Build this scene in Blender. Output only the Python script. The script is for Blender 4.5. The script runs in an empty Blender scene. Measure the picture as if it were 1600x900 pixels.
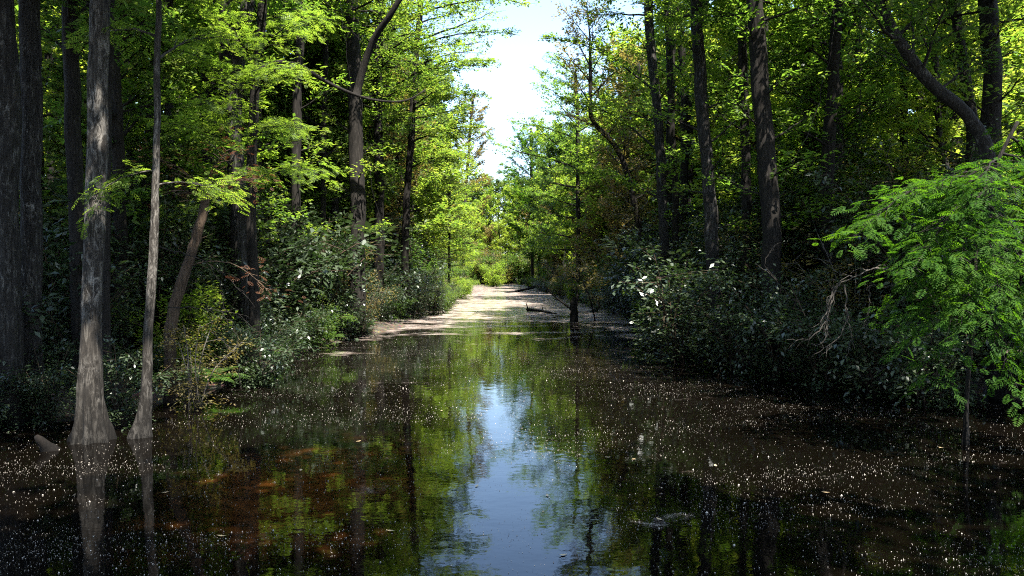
import bpy, math
import numpy as np
from mathutils import Vector

C = bpy.context.scene
COL = C.collection
PI = math.pi

# ------------------------------------------------------------------ camera
CAM_H = 2.2
F = 1256.0                    # focal length in photo pixels (1600 wide)
HORIZ = 425.0
PITCH = math.atan((450 - HORIZ) / F)
cam_d = bpy.data.cameras.new("camera")
cam = bpy.data.objects.new("camera", cam_d)
COL.objects.link(cam)
cam.location = (0, 0, CAM_H)
cam.rotation_euler = (PI / 2 - PITCH, 0, 0)
cam_d.sensor_width = 36
cam_d.lens = 36 * F / 1600
cam_d.clip_start = 0.1
cam_d.clip_end = 2000
C.camera = cam

# ------------------------------------------------------------------ world, sun, exposure
SUN_EL, SUN_AZ = math.radians(60), math.radians(150)   # azimuth clockwise from +Y (ahead) towards +X
w = bpy.data.worlds.new("World")
C.world = w
w.use_nodes = True
nt = w.node_tree
nt.nodes.clear()
sky = nt.nodes.new("ShaderNodeTexSky")
sky.sky_type = 'NISHITA'
sky.sun_disc = False
sky.sun_elevation = SUN_EL
sky.sun_rotation = SUN_AZ
sky.dust_density = 1.0
sky.ozone_density = 2.0
bg = nt.nodes.new("ShaderNodeBackground")
bg.inputs[1].default_value = 0.1
out = nt.nodes.new("ShaderNodeOutputWorld")
nt.links.new(sky.outputs[0], bg.inputs[0])
nt.links.new(bg.outputs[0], out.inputs[0])

sd = bpy.data.lights.new("sun", 'SUN')
sd.energy = 5.0
sd.angle = math.radians(0.5)
sd.color = (1.0, 0.95, 0.86)
so = bpy.data.objects.new("sun", sd)
COL.objects.link(so)
sv = Vector((math.sin(SUN_AZ) * math.cos(SUN_EL), math.cos(SUN_AZ) * math.cos(SUN_EL), math.sin(SUN_EL)))
so.rotation_euler = sv.to_track_quat('Z', 'Y').to_euler()
so.location = sv * 60

C.view_settings.view_transform = 'Standard'
C.view_settings.look = 'None'
C.view_settings.exposure = 2.45
C.view_settings.gamma = 1
C.view_settings.use_curve_mapping = False
C.render.engine = 'CYCLES'
cy = C.cycles
cy.max_bounces = 6
cy.diffuse_bounces = 1
cy.glossy_bounces = 3
cy.transmission_bounces = 3
cy.transparent_max_bounces = 4
cy.caustics_reflective = False
cy.caustics_refractive = False
cy.sample_clamp_indirect = 6
cy.use_denoising = False
cy.filter_width = 1.1


# ------------------------------------------------------------------ projection helpers
def P(px, py, d):
    """world point on the ray of photo pixel (px, py) at distance Y = d"""
    x, y, z = (px - 800) / F, (450 - py) / F, 1.0
    c, s = math.cos(PITCH), math.sin(PITCH)
    fy = z * c + y * s
    fz = -z * s + y * c
    t = d / fy
    return np.array([x * t, d, CAM_H + fz * t])


def W(px, py):
    """world point where the ray of pixel meets the water"""
    x, y, z = (px - 800) / F, (450 - py) / F, 1.0
    c, s = math.cos(PITCH), math.sin(PITCH)
    fy = z * c + y * s
    fz = -z * s + y * c
    t = -CAM_H / fz
    return np.array([x * t, fy * t, 0.0])


def bank_l(y):
    return np.interp(y, [-40, 5, 10, 13, 16, 18, 20, 27, 34, 50, 79, 110, 138, 160], [-12, -9, -8.4, -5.9, -4.8, -5.2, -5.8, -5.1, -4.9, -4.2, -5.6, -7.6, -9.5, -13])


def bank_r(y):
    return np.interp(y, [-40, 5, 10, 14, 17, 19, 22, 27, 34, 50, 79, 110, 138, 160], [11, 9.5, 9.2, 8.2, 6.6, 5.7, 5.0, 5.0, 5.3, 5.1, 4.7, 4.0, 2.6, -3])


def wav(x, y):
    return (np.sin(x * 1.3 + 1.7 * np.sin(y * .6)) * np.cos(y * 1.1 + 1.3 * np.sin(x * .5)) * .5
            + .3 * np.sin(x * 2.9 + y * 1.9) * np.sin(y * 2.3 - x * .7) + .25 * np.sin(x * .37 + 2) * np.cos(y * .29))


def ground_z(x, y):
    s = np.minimum(x - bank_l(y), bank_r(y) - x)
    s = s - np.maximum(0, y - 148) * 0.9
    s = s + wav(x, y) * .5 + np.where(y > 26, .7, 0.) * np.sin(y * .23 + x * .5) * np.sin(y * .61 + 1)
    t = np.clip((s + 1.0) / 2.2, 0, 1)
    t = t * t * (3 - 2 * t)
    return 0.24 + .10 * wav(x * .8 + 3, y * .8) - t * 0.95


# ------------------------------------------------------------------ materials
def newmat(name):
    m = bpy.data.materials.new(name)
    m.use_nodes = True
    m.node_tree.nodes.clear()
    n = m.node_tree.nodes
    o = n.new("ShaderNodeOutputMaterial")
    return m, n, m.node_tree.links, o


def ramp(n, stops, mode='LINEAR'):
    r = n.new("ShaderNodeValToRGB")
    r.color_ramp.interpolation = mode
    e = r.color_ramp.elements
    while len(e) > 1:
        e.remove(e[-1])
    e[0].position, e[0].color = stops[0][0], (*stops[0][1], 1)
    for p, c in stops[1:]:
        k = e.new(p)
        k.color = (*c, 1)
    return r


def leaf_mat(name, cols, trans, tmix=0.5, rough=0.35, spec=0.5):
    """cols: three reflectance colours picked per leaf; trans: colour of the light that comes through"""
    m, n, L, o = newmat(name)
    geo = n.new("ShaderNodeNewGeometry")
    tc = n.new("ShaderNodeTexCoord")
    no = n.new("ShaderNodeTexNoise")
    no.inputs['Scale'].default_value = .9
    no.inputs['Detail'].default_value = 2
    L.new(tc.outputs['Object'], no.inputs['Vector'])
    oi = n.new("ShaderNodeObjectInfo")
    # mix of per-leaf, per-clump and per-tree variation
    a = n.new("ShaderNodeMath"); a.operation = 'MULTIPLY_ADD'
    a.inputs[1].default_value = .55
    L.new(geo.outputs['Random Per Island'], a.inputs[0])
    b = n.new("ShaderNodeMath"); b.operation = 'MULTIPLY_ADD'
    b.inputs[1].default_value = 1.0; b.inputs[2].default_value = -.38
    L.new(no.outputs['Fac'], b.inputs[0])
    c = n.new("ShaderNodeMath"); c.operation = 'MULTIPLY_ADD'
    c.inputs[1].default_value = .3
    L.new(oi.outputs['Random'], c.inputs[0])
    L.new(b.outputs[0], c.inputs[2])
    L.new(c.outputs[0], a.inputs[2])
    r = ramp(n, [(0, cols[0]), (.5, cols[1]), (1, cols[2])])
    L.new(a.outputs[0], r.inputs[0])
    p = n.new("ShaderNodeBsdfPrincipled")
    p.inputs['Roughness'].default_value = rough
    p.inputs['Specular IOR Level'].default_value = spec
    L.new(r.outputs[0], p.inputs['Base Color'])
    t = n.new("ShaderNodeBsdfTranslucent")
    mul = n.new("ShaderNodeMix"); mul.data_type = 'RGBA'; mul.blend_type = 'MULTIPLY'
    mul.inputs[0].default_value = 1
    L.new(r.outputs[0], mul.inputs[6])
    mul.inputs[7].default_value = (*trans, 1)
    L.new(mul.outputs[2], t.inputs[0])
    mx = n.new("ShaderNodeMixShader")
    mx.inputs[0].default_value = tmix
    L.new(p.outputs[0], mx.inputs[1])
    L.new(t.outputs[0], mx.inputs[2])
    L.new(mx.outputs[0], o.inputs[0])
    return m


def bark_mat(name, dark, mid, pale, lich=0.0, sz=1.0):
    m, n, L, o = newmat(name)
    tc = n.new("ShaderNodeTexCoord")
    mp = n.new("ShaderNodeMapping")
    mp.inputs['Scale'].default_value = (14 * sz, 14 * sz, 1.3 * sz)
    L.new(tc.outputs['Object'], mp.inputs[0])
    no = n.new("ShaderNodeTexNoise")
    no.inputs['Scale'].default_value = 2.2
    no.inputs['Detail'].default_value = 8
    no.inputs['Roughness'].default_value = .7
    no.inputs['Distortion'].default_value = .4
    L.new(mp.outputs[0], no.inputs['Vector'])
    r = ramp(n, [(.32, dark), (.55, mid), (.75, pale)])
    L.new(no.outputs['Fac'], r.inputs[0])
    # lichen / flaked patches, longer than wide
    mp2 = n.new("ShaderNodeMapping")
    mp2.inputs['Scale'].default_value = (11, 11, 3.2)
    L.new(tc.outputs['Object'], mp2.inputs[0])
    n2 = n.new("ShaderNodeTexNoise")
    n2.inputs['Scale'].default_value = 1.7
    n2.inputs['Detail'].default_value = 7
    n2.inputs['Roughness'].default_value = .75
    n2.inputs['Distortion'].default_value = .9
    L.new(mp2.outputs[0], n2.inputs['Vector'])
    r2 = ramp(n, [(.60 - lich * .2, (0, 0, 0)), (.72 - lich * .2, (1, 1, 1))])
    L.new(n2.outputs['Fac'], r2.inputs[0])
    n3 = n.new("ShaderNodeTexNoise"); n3.inputs['Scale'].default_value = 1.1; n3.inputs['Detail'].default_value = 3
    L.new(tc.outputs['Object'], n3.inputs['Vector'])
    r3 = ramp(n, [(.40, (0, 0, 0)), (.62, (1, 1, 1))])
    L.new(n3.outputs['Fac'], r3.inputs[0])
    lm = n.new("ShaderNodeMath"); lm.operation = 'MULTIPLY'
    L.new(r2.outputs[0], lm.inputs[0]); L.new(r3.outputs[0], lm.inputs[1])
    mx = n.new("ShaderNodeMix"); mx.data_type = 'RGBA'
    L.new(lm.outputs[0], mx.inputs[0])
    L.new(r.outputs[0], mx.inputs[6])
    mx.inputs[7].default_value = (*[min(.6, v * 1.5 + .03) for v in pale], 1)
    p = n.new("ShaderNodeBsdfPrincipled")
    p.inputs['Roughness'].default_value = .9
    p.inputs['Specular IOR Level'].default_value = .15
    # waterline stain, raised and deepened to paint shade into the trunk foot
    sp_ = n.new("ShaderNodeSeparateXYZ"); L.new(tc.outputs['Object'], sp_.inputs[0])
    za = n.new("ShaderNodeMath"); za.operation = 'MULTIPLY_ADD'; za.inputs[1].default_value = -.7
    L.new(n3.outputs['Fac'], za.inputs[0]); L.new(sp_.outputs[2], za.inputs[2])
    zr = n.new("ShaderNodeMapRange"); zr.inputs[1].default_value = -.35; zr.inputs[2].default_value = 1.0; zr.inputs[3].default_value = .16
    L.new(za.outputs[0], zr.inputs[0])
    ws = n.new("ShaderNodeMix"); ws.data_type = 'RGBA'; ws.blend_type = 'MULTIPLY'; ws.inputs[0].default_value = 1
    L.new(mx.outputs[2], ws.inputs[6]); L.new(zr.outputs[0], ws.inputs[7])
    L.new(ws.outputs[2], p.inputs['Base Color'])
    bp = n.new("ShaderNodeBump")
    bp.inputs['Strength'].default_value = .9
    bp.inputs['Distance'].default_value = .03
    L.new(no.outputs['Fac'], bp.inputs['Height'])
    L.new(bp.outputs[0], p.inputs['Normal'])
    L.new(p.outputs[0], o.inputs[0])
    return m


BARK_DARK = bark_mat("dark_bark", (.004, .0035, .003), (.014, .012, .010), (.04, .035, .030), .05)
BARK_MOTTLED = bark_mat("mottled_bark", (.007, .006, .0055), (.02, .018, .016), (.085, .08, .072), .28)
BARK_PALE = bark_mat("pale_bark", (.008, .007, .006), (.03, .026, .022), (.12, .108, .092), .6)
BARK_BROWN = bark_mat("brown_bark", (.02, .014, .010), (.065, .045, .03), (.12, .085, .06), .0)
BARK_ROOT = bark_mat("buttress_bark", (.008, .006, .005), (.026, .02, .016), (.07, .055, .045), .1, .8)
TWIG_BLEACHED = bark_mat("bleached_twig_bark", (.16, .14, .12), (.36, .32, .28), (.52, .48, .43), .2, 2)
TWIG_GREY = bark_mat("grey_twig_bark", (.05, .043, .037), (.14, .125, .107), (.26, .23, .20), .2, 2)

LEAF_CYP = leaf_mat("cypress_leaf", [(.031, .068, .015), (.066, .118, .023), (.135, .165, .042)], (2.4, 2.4, 1.0), .58, .5, .35)
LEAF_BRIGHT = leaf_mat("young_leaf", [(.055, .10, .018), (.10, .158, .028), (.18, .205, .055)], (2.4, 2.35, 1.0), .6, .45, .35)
LEAF_BROAD = leaf_mat("broad_leaf", [(.023, .052, .014), (.049, .092, .023), (.115, .138, .05)], (2.2, 2.3, 1.0), .48, .33, .5)
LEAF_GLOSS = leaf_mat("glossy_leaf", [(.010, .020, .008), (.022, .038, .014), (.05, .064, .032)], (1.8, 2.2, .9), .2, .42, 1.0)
LEAF_FEATHER = leaf_mat("feathery_leaf", [(.010, .031, .005), (.020, .058, .008), (.046, .096, .013)], (2.3, 2.3, .7), .5, .55, .06)
LEAF_BROWN = leaf_mat("brown_leaf", [(.05, .026, .018), (.10, .045, .03), (.14, .08, .045)], (1.6, 1.1, .8), .4, .6, .2)
LEAF_TAN = leaf_mat("tan_leaf", [(.07, .075, .025), (.13, .115, .045), (.20, .15, .075)], (1.7, 1.6, .8), .45, .45, .4)
LEAF_FERN = leaf_mat("fern_leaf", [(.03, .06, .012), (.05, .10, .018), (.09, .14, .03)], (2, 2.2, 1), .5, .4, .4)


def ground_material():
    m, n, L, o = newmat("leaf_litter")
    tc = n.new("ShaderNodeTexCoord")
    no = n.new("ShaderNodeTexNoise"); no.inputs['Scale'].default_value = 3.5; no.inputs['Detail'].default_value = 10
    L.new(tc.outputs['Object'], no.inputs['Vector'])
    vo = n.new("ShaderNodeTexVoronoi"); vo.inputs['Scale'].default_value = 16
    L.new(tc.outputs['Object'], vo.inputs['Vector'])
    r = ramp(n, [(.3, (.012, .009, .006)), (.5, (.035, .025, .016)), (.7, (.09, .062, .04))])
    L.new(no.outputs['Fac'], r.inputs[0])
    mx = n.new("ShaderNodeMix"); mx.data_type = 'RGBA'; mx.blend_type = 'OVERLAY'; mx.inputs[0].default_value = .5
    L.new(r.outputs[0], mx.inputs[6]); L.new(vo.outputs['Color'], mx.inputs[7])
    p = n.new("ShaderNodeBsdfPrincipled"); p.inputs['Roughness'].default_value = .9
    L.new(mx.outputs[2], p.inputs['Base Color'])
    bp = n.new("ShaderNodeBump"); bp.inputs['Distance'].default_value = .05
    L.new(no.outputs['Fac'], bp.inputs['Height']); L.new(bp.outputs[0], p.inputs['Normal'])
    L.new(p.outputs[0], o.inputs[0])
    return m


def water_material():
    m, n, L, o = newmat("tannin_water")

    def math_(op, a=None, b=None, c=None):
        k = n.new("ShaderNodeMath"); k.operation = op
        for i, v in enumerate((a, b, c)):
            if v is None:
                continue
            if isinstance(v, (int, float)):
                k.inputs[i].default_value = v
            else:
                L.new(v, k.inputs[i])
        return k.outputs[0]

    def noise(scale, detail=4, rough=.55, vec=None, dist=0):
        k = n.new("ShaderNodeTexNoise")
        k.inputs['Scale'].default_value = scale; k.inputs['Detail'].default_value = detail
        k.inputs['Roughness'].default_value = rough; k.inputs['Distortion'].default_value = dist
        L.new(vec if vec is not None else pos, k.inputs['Vector'])
        return k.outputs['Fac']

    def smooth(v, a, b):
        k = n.new("ShaderNodeMapRange"); k.interpolation_type = 'SMOOTHSTEP'
        L.new(v, k.inputs[0]); k.inputs[1].default_value = a; k.inputs[2].default_value = b
        return k.outputs[0]
    tc = n.new("ShaderNodeTexCoord")
    pos = tc.outputs['Object']
    sep = n.new("ShaderNodeSeparateXYZ"); L.new(pos, sep.inputs[0])
    X, Y = sep.outputs[0], sep.outputs[1]
    # drifting scum gets thick past the sunny bend
    mp = n.new("ShaderNodeMapping"); mp.inputs['Scale'].default_value = (.55, .8, 1); mp.inputs['Rotation'].default_value = (0, 0, .35)
    L.new(pos, mp.inputs[0])
    big = noise(.55, 6, .6, mp.outputs[0], .8)
    mid = noise(3.5, 6, .7, mp.outputs[0], .6)
    fine = noise(55, 3, .6)
    far = smooth(Y, 12, 46)
    cover = math_('ADD', math_('MULTIPLY', big, 1.4), math_('MULTIPLY', mid, .7))
    cover = math_('ADD', cover, math_('SUBTRACT', math_('MULTIPLY', far, .49), .20))
    film = smooth(cover, 1.08, 1.30)
    grain = smooth(fine, .42, .62)
    grain = math_('MAXIMUM', grain, math_('MULTIPLY', far, .5))
    film = math_('MULTIPLY', math_('MULTIPLY', film, grain), smooth(noise(.9, 8, .75, mp.outputs[0], 1.5), .3, .5))
    # thin dust everywhere
    dust = math_('MULTIPLY', smooth(noise(90, 2, .5), .55, .72), smooth(mid, .35, .65))
    film = math_('MAXIMUM', film, math_('MULTIPLY', dust, math_('ADD', math_('MULTIPLY', smooth(Y, 9, 24), .19), .015)))
    film = math_('MINIMUM', math_('MULTIPLY', film, .85), 1.0)
    fc = ramp(n, [(.32, (.06, .042, .032)), (.44, (.24, .18, .15)), (.56, (.42, .35, .31)), (.7, (.55, .50, .46))])
    L.new(noise(1.6, 8, .7), fc.inputs[0])
    fd = n.new("ShaderNodeBsdfPrincipled"); fd.inputs['Roughness'].default_value = .7
    L.new(fc.outputs[0], fd.inputs['Base Color'])
    # water body: tea brown, sunlit bottom painted in orange near the left bank
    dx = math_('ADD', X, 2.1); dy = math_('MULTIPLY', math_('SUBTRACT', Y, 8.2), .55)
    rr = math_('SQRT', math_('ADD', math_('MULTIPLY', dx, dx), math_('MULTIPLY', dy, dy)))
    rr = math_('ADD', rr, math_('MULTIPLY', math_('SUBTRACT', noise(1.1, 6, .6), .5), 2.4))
    sunlit_bottom = math_('MULTIPLY', smooth(rr, 1.6, -.3), smooth(noise(7, 8, .75), .25, .7))
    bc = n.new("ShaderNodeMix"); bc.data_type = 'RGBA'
    L.new(sunlit_bottom, bc.inputs[0])
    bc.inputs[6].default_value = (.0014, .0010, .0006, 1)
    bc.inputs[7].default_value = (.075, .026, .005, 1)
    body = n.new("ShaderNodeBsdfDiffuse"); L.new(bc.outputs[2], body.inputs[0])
    gl = n.new("ShaderNodeBsdfGlossy"); gl.inputs['Roughness'].default_value = .03
    gl.inputs[0].default_value = (.95, .97, 1, 1)
    fr = n.new("ShaderNodeFresnel"); fr.inputs['IOR'].default_value = 1.33
    bp = n.new("ShaderNodeBump"); bp.inputs['Strength'].default_value = .12; bp.inputs['Distance'].default_value = .02
    L.new(math_('ADD', noise(2.2, 3), math_('MULTIPLY', noise(14, 2), .12)), bp.inputs['Height'])
    L.new(bp.outputs[0], gl.inputs['Normal'])
    L.new(bp.outputs[0], fr.inputs['Normal'])
    wm = n.new("ShaderNodeMixShader")
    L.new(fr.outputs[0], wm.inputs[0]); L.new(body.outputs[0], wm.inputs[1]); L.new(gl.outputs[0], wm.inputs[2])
    fm = n.new("ShaderNodeMixShader")
    L.new(film, fm.inputs[0]); L.new(wm.outputs[0], fm.inputs[1]); L.new(fd.outputs[0], fm.inputs[2])
    L.new(fm.outputs[0], o.inputs[0])
    return m


def plain(name, c1, c2, scale, rough=.6, spec=.4):
    m, n, L, o = newmat(name)
    geo = n.new("ShaderNodeNewGeometry")
    r = ramp(n, [(0, c1), (1, c2)])
    L.new(geo.outputs['Random Per Island'], r.inputs[0])
    p = n.new("ShaderNodeBsdfPrincipled"); p.inputs['Roughness'].default_value = rough
    p.inputs['Specular IOR Level'].default_value = spec
    L.new(r.outputs[0], p.inputs['Base Color']); L.new(p.outputs[0], o.inputs[0])
    return m


# ------------------------------------------------------------------ mesh helpers
def quads_mesh(name, V, Q, mat, smooth=False):
    V = np.asarray(V, np.float32); Q = np.asarray(Q, np.int32)
    me = bpy.data.meshes.new(name)
    k = Q.shape[1]
    me.vertices.add(len(V)); me.vertices.foreach_set("co", V.ravel())
    me.loops.add(Q.size); me.loops.foreach_set("vertex_index", Q.ravel())
    me.polygons.add(len(Q)); me.polygons.foreach_set("loop_start", np.arange(0, Q.size, k, dtype=np.int32))
    if smooth:
        me.polygons.foreach_set("use_smooth", np.ones(len(Q), dtype=bool))
    me.update(calc_edges=True)
    me.materials.append(mat)
    return me


def link(name, me, parent=None, loc=(0, 0, 0)):
    o = bpy.data.objects.new(name, me)
    COL.objects.link(o)
    o.location = loc
    if parent is not None:
        o.parent = parent
    return o


def tag(o, label=None, cat=None, group=None, kind=None):
    if label: o['label'] = label
    if cat: o['category'] = cat
    if group: o['group'] = group
    if kind: o['kind'] = kind
    return o


def thing(name, loc, label, cat, group=None):
    o = bpy.data.objects.new(name, None)
    o.empty_display_size = .3
    COL.objects.link(o)
    o.location = loc
    return tag(o, label, cat, group)


def dup(root, loc, rz=0, sc=1.0, label=None, group=None, mats=None):
    r = root.copy(); COL.objects.link(r)
    r.location = loc; r.rotation_euler = (0, 0, rz); r.scale = (sc, sc, sc) if isinstance(sc, (int, float)) else sc
    if label: r['label'] = label
    if group: r['group'] = group
    for ch in list(root.children):
        c = ch.copy(); COL.objects.link(c); c.parent = r
        for g in list(ch.children):
            d = g.copy(); COL.objects.link(d); d.parent = c
    return r


def unit(v):
    return v / np.maximum(np.linalg.norm(v, axis=-1, keepdims=True), 1e-9)


class Tubes:
    def __init__(self): self.V, self.Q, self.n = [], [], 0

    def add(self, pts, rad, k=6, rough=0.0, flute=0.0, flare=0.0, fl_h=.6, rng=None, cap=True):
        pts = np.asarray(pts, float); rad = np.asarray(rad, float)
        m = len(pts)
        T = unit(np.gradient(pts, axis=0))
        ref = np.array([0, 0, 1.0]) if abs(T[:, 2]).mean() < .75 else np.array([1.0, 0, 0])
        A = unit(np.cross(T, ref)); B = np.cross(T, A)
        th = np.arange(k) / k * 2 * PI
        R = np.repeat(rad[:, None], k, 1)
        if flare:
            h = np.maximum(pts[:, 2] - max(pts[0, 2], 0.02), 0)[:, None]
            ph = rng.uniform(0, 6.28) if rng is not None else 0
            e = np.exp(-h / fl_h)
            lob = (.5 + .5 * np.cos(flute * th[None] + ph + .5 * np.sin(2 * th[None] + ph))) ** 1.3
            R = R * (1 + flare * e * (.3 + .95 * lob * (1 + .3 * np.sin(th[None] * 2 + ph * 3))))
        if rough and rng is not None:
            ph = rng.uniform(0, 6.28, 4); h = np.arange(m)[:, None] / max(m - 1, 1) * 30
            R = R * (1 + rough * (np.sin(3 * th + ph[0] + h * .4) * .5 + np.sin(5 * th + ph[1] - h * .7) * .35
                                  + np.sin(2 * th + ph[2] + h) * .4) + rough * rng.normal(0, .35, (m, k)))
        V = pts[:, None, :] + R[..., None] * (np.cos(th)[None, :, None] * A[:, None, :] + np.sin(th)[None, :, None] * B[:, None, :])
        base = self.n
        i = np.arange(m - 1)[:, None]; j = np.arange(k)[None, :]
        a = base + i * k + j; b = base + i * k + (j + 1) % k
        self.Q.append(np.stack([a, b, b + k, a + k], -1).reshape(-1, 4))
        self.V.append(V.reshape(-1, 3)); self.n += m * k
        if cap:
            for row, end in ((0, pts[0]), (m - 1, pts[-1])):
                c0 = self.n
                self.V.append(np.asarray(end + (T[row] * rad[row] * .15 * (1 if row else -1)))[None]); self.n += 1
                jj = np.arange(k); s0 = base + row * k
                self.Q.append(np.stack([s0 + jj, s0 + (jj + 1) % k, np.full(k, c0), np.full(k, c0)], -1))

    def mesh(self, name, mat, off):
        V = np.concatenate(self.V) - np.asarray(off); Q = np.concatenate(self.Q)
        me = bpy.data.meshes.new(name)
        faces = [tuple(q[:3]) if q[2] == q[3] else tuple(q) for q in Q.tolist()]
        me.from_pydata(V.tolist(), [], faces)
        me.polygons.foreach_set("use_smooth", np.ones(len(me.polygons), dtype=bool))
        me.update(); me.materials.append(mat)
        return me


class Leaves:
    """collects leaf blades; every blade is one bent rhombus"""
    def __init__(self): self.c, self.d, self.n, self.L, self.W = [], [], [], [], []

    def add(self, c, d, n, L, Wd):
        self.c.append(c); self.d.append(d); self.n.append(n)
        self.L.append(np.broadcast_to(L, len(c))); self.W.append(np.broadcast_to(Wd, len(c)))

    def count(self): return sum(len(x) for x in self.c)

    def mesh(self, name, mat, off, fold=.12):
        c = np.concatenate(self.c) - np.asarray(off); d = unit(np.concatenate(self.d)); n = np.concatenate(self.n)
        L = np.concatenate(self.L)[:, None]; Wd = np.concatenate(self.W)[:, None]
        s = unit(np.cross(d, n)); n = np.cross(s, d)
        a = c - d * L * .5 + n * L * .02
        b = c - d * L * .05 + s * Wd * .5 + n * Wd * fold
        e = c + d * L * .5 - n * L * .08
        f = c - d * L * .05 - s * Wd * .5 + n * Wd * fold
        V = np.stack([a, b, e, f], 1).reshape(-1, 3)
        Q = np.arange(len(V), dtype=np.int32).reshape(-1, 4)
        return quads_mesh(name, V, Q, mat)


def spray_leaves(rng, LV, O, D, Ln, n, lf, wf, flat=.25, spread=.4, up=1.0, ang=.8):
    """n leaves on each spray: O origin, D direction, Ln length"""
    m = len(O)
    if m == 0: return
    U = np.tile([0, 0, 1.0], (m, 1))
    S = unit(np.cross(D, U) + 1e-6); U = np.cross(S, D)
    t = rng.uniform(.05, 1, (m, n)); sg = rng.choice([-1.0, 1.0], (m, n))
    lat = sg * np.abs(rng.uniform(0, 1, (m, n))) * spread * (1.15 - .75 * t)
    ver = rng.normal(0, flat, (m, n)) * spread - .12 * t * t
    Lc = Ln[:, None, None]
    c = O[:, None] + (D[:, None] * t[..., None] + S[:, None] * lat[..., None] + U[:, None] * ver[..., None]) * Lc
    d = D[:, None] * math.cos(ang) + S[:, None] * (sg * math.sin(ang))[..., None] + rng.normal(0, .28, (m, n, 3))
    nn = np.array([0, 0, up]) + U[:, None] * .6 + rng.normal(0, .45, (m, n, 3))
    sz = rng.uniform(.65, 1.25, m * n)
    LV.add(c.reshape(-1, 3), d.reshape(-1, 3), nn.reshape(-1, 3), lf * sz, wf * sz)


def pinnate(rng, LV, O, D, Ln, n, fl, pairs=8, lw=.011, flat=.2, spread=.4):
    """sprays of feathery fronds: n fronds on each spray, every frond two rows of narrow leaflets"""
    tmp = Leaves()
    spray_leaves(rng, tmp, O, D, Ln, n, fl, .01, flat, spread)
    c = np.concatenate(tmp.c); d = unit(np.concatenate(tmp.d)); nn = np.concatenate(tmp.n); L = np.concatenate(tmp.L)
    d = unit(d + np.array([0, 0, -.18]))
    s = unit(np.cross(d, nn)); nn = np.cross(s, d)
    for j in range(pairs):
        t = (j + .5) / pairs
        ll = L * (.34 * (math.sin(PI * (t * .85 + .12))) + .05)
        base = c + d * (L * (t - .5))[:, None] - nn * (L * .12 * t * t)[:, None]
        for sg in (-1, 1):
            dd = unit(d * .55 + s * sg * .83 + rng.normal(0, .06, c.shape))
            LV.add(base + dd * (ll * .5)[:, None], dd, nn + rng.normal(0, .15, c.shape), ll, lw)


def grow(rng, TB, spine, srad, z0, z1, nl, Lmax, elev=.35, shape='round', bias=None, ntw=6, curve=.1, spray=(.5, .9), limb_r=.035, twigs=True, fill=.25):
    """limbs and twigs round a spine; returns spray origins, directions, lengths"""
    O, D, Ls = [], [], []
    zs = spine[:, 2]
    for i in range(nl):
        u = (i + rng.uniform(.1, .9)) / nl
        h = z0 + (z1 - z0) * u
        s = np.array([np.interp(h, zs, spine[:, k]) for k in range(3)])
        rr = np.interp(h, zs, srad)
        az = i * 2.4 + rng.uniform(-.6, .6)
        if shape == 'cone': f = 1.05 - .8 * u
        elif shape == 'open': f = .55 + .45 * math.sin(PI * min(1, u * 1.1))
        else: f = math.sqrt(max(.08, 1 - (2 * u - 1) ** 2 * .85))
        Ll = Lmax * f * rng.uniform(.75, 1.15)
        if bias is not None:
            Ll *= 1 + bias[1] * math.cos(az - bias[0])
            Ll = max(Ll, .3)
        el = elev * rng.uniform(.4, 1.5) + (.35 * u if shape != 'cone' else 0)
        dv = np.array([math.cos(az) * math.cos(el), math.sin(az) * math.cos(el), math.sin(el)])
        t = np.linspace(0, 1, 7)[:, None]
        pts = s + dv * Ll * t + np.array([0, 0, curve * Ll]) * t * t + np.cumsum(rng.normal(0, .03 * Ll, (7, 3)), 0) * t
        TB.add(pts, np.maximum(min(rr * .7, limb_r * (.5 + Ll / 3)) * (1 - .85 * t[:, 0]), .004), 5, cap=False)
        side = unit(np.cross(dv, [0, 0, 1.0]))
        for j in range(ntw):
            tt = fill + (1 - fill) * (j + rng.uniform(0, .9)) / ntw
            p0 = np.array([np.interp(tt, t[:, 0], pts[:, k]) for k in range(3)])
            sg = -1 if j % 2 else 1
            a = rng.uniform(.5, 1.1)
            td = unit(dv * math.cos(a) + side * sg * math.sin(a) + np.array([0, 0, rng.uniform(-.15, .3)]))
            tl = (.22 + .42 * (1 - tt)) * Ll * rng.uniform(.7, 1.2) + .15
            if twigs:
                TB.add(np.stack([p0, p0 + td * tl * .5 + [0, 0, .02], p0 + td * tl]), [.012, .008, .003], 3, cap=False)
            ns = max(1, int(round(tl / .55)))
            for q in range(ns):
                O.append(p0 + td * tl * (q + .1) / ns)
                dd = td + rng.normal(0, .3, 3); dd[2] -= .05
                D.append(dd); Ls.append(rng.uniform(*spray))
        O.append(pts[-2]); D.append(dv + rng.normal(0, .2, 3)); Ls.append(rng.uniform(*spray))
    return np.array(O), unit(np.array(D)), np.array(Ls)


def smooth_path(pts, n):
    pts = np.asarray(pts, float)
    t = np.concatenate([[0], np.cumsum(np.linalg.norm(np.diff(pts, axis=0), axis=1))])
    # Catmull-Rom style resample
    tt = np.linspace(0, t[-1], n)
    m = np.gradient(pts, t, axis=0) if len(pts) > 2 else np.tile((pts[1] - pts[0]) / t[-1], (2, 1))
    res = []
    for x in tt:
        i = min(np.searchsorted(t, x, 'right') - 1, len(t) - 2)
        h = t[i + 1] - t[i]; s = (x - t[i]) / h
        res.append((2 * s**3 - 3 * s**2 + 1) * pts[i] + (s**3 - 2 * s**2 + s) * h * m[i] + (-2 * s**3 + 3 * s**2) * pts[i + 1] + (s**3 - s**2) * h * m[i + 1])
    return np.array(res)


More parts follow.
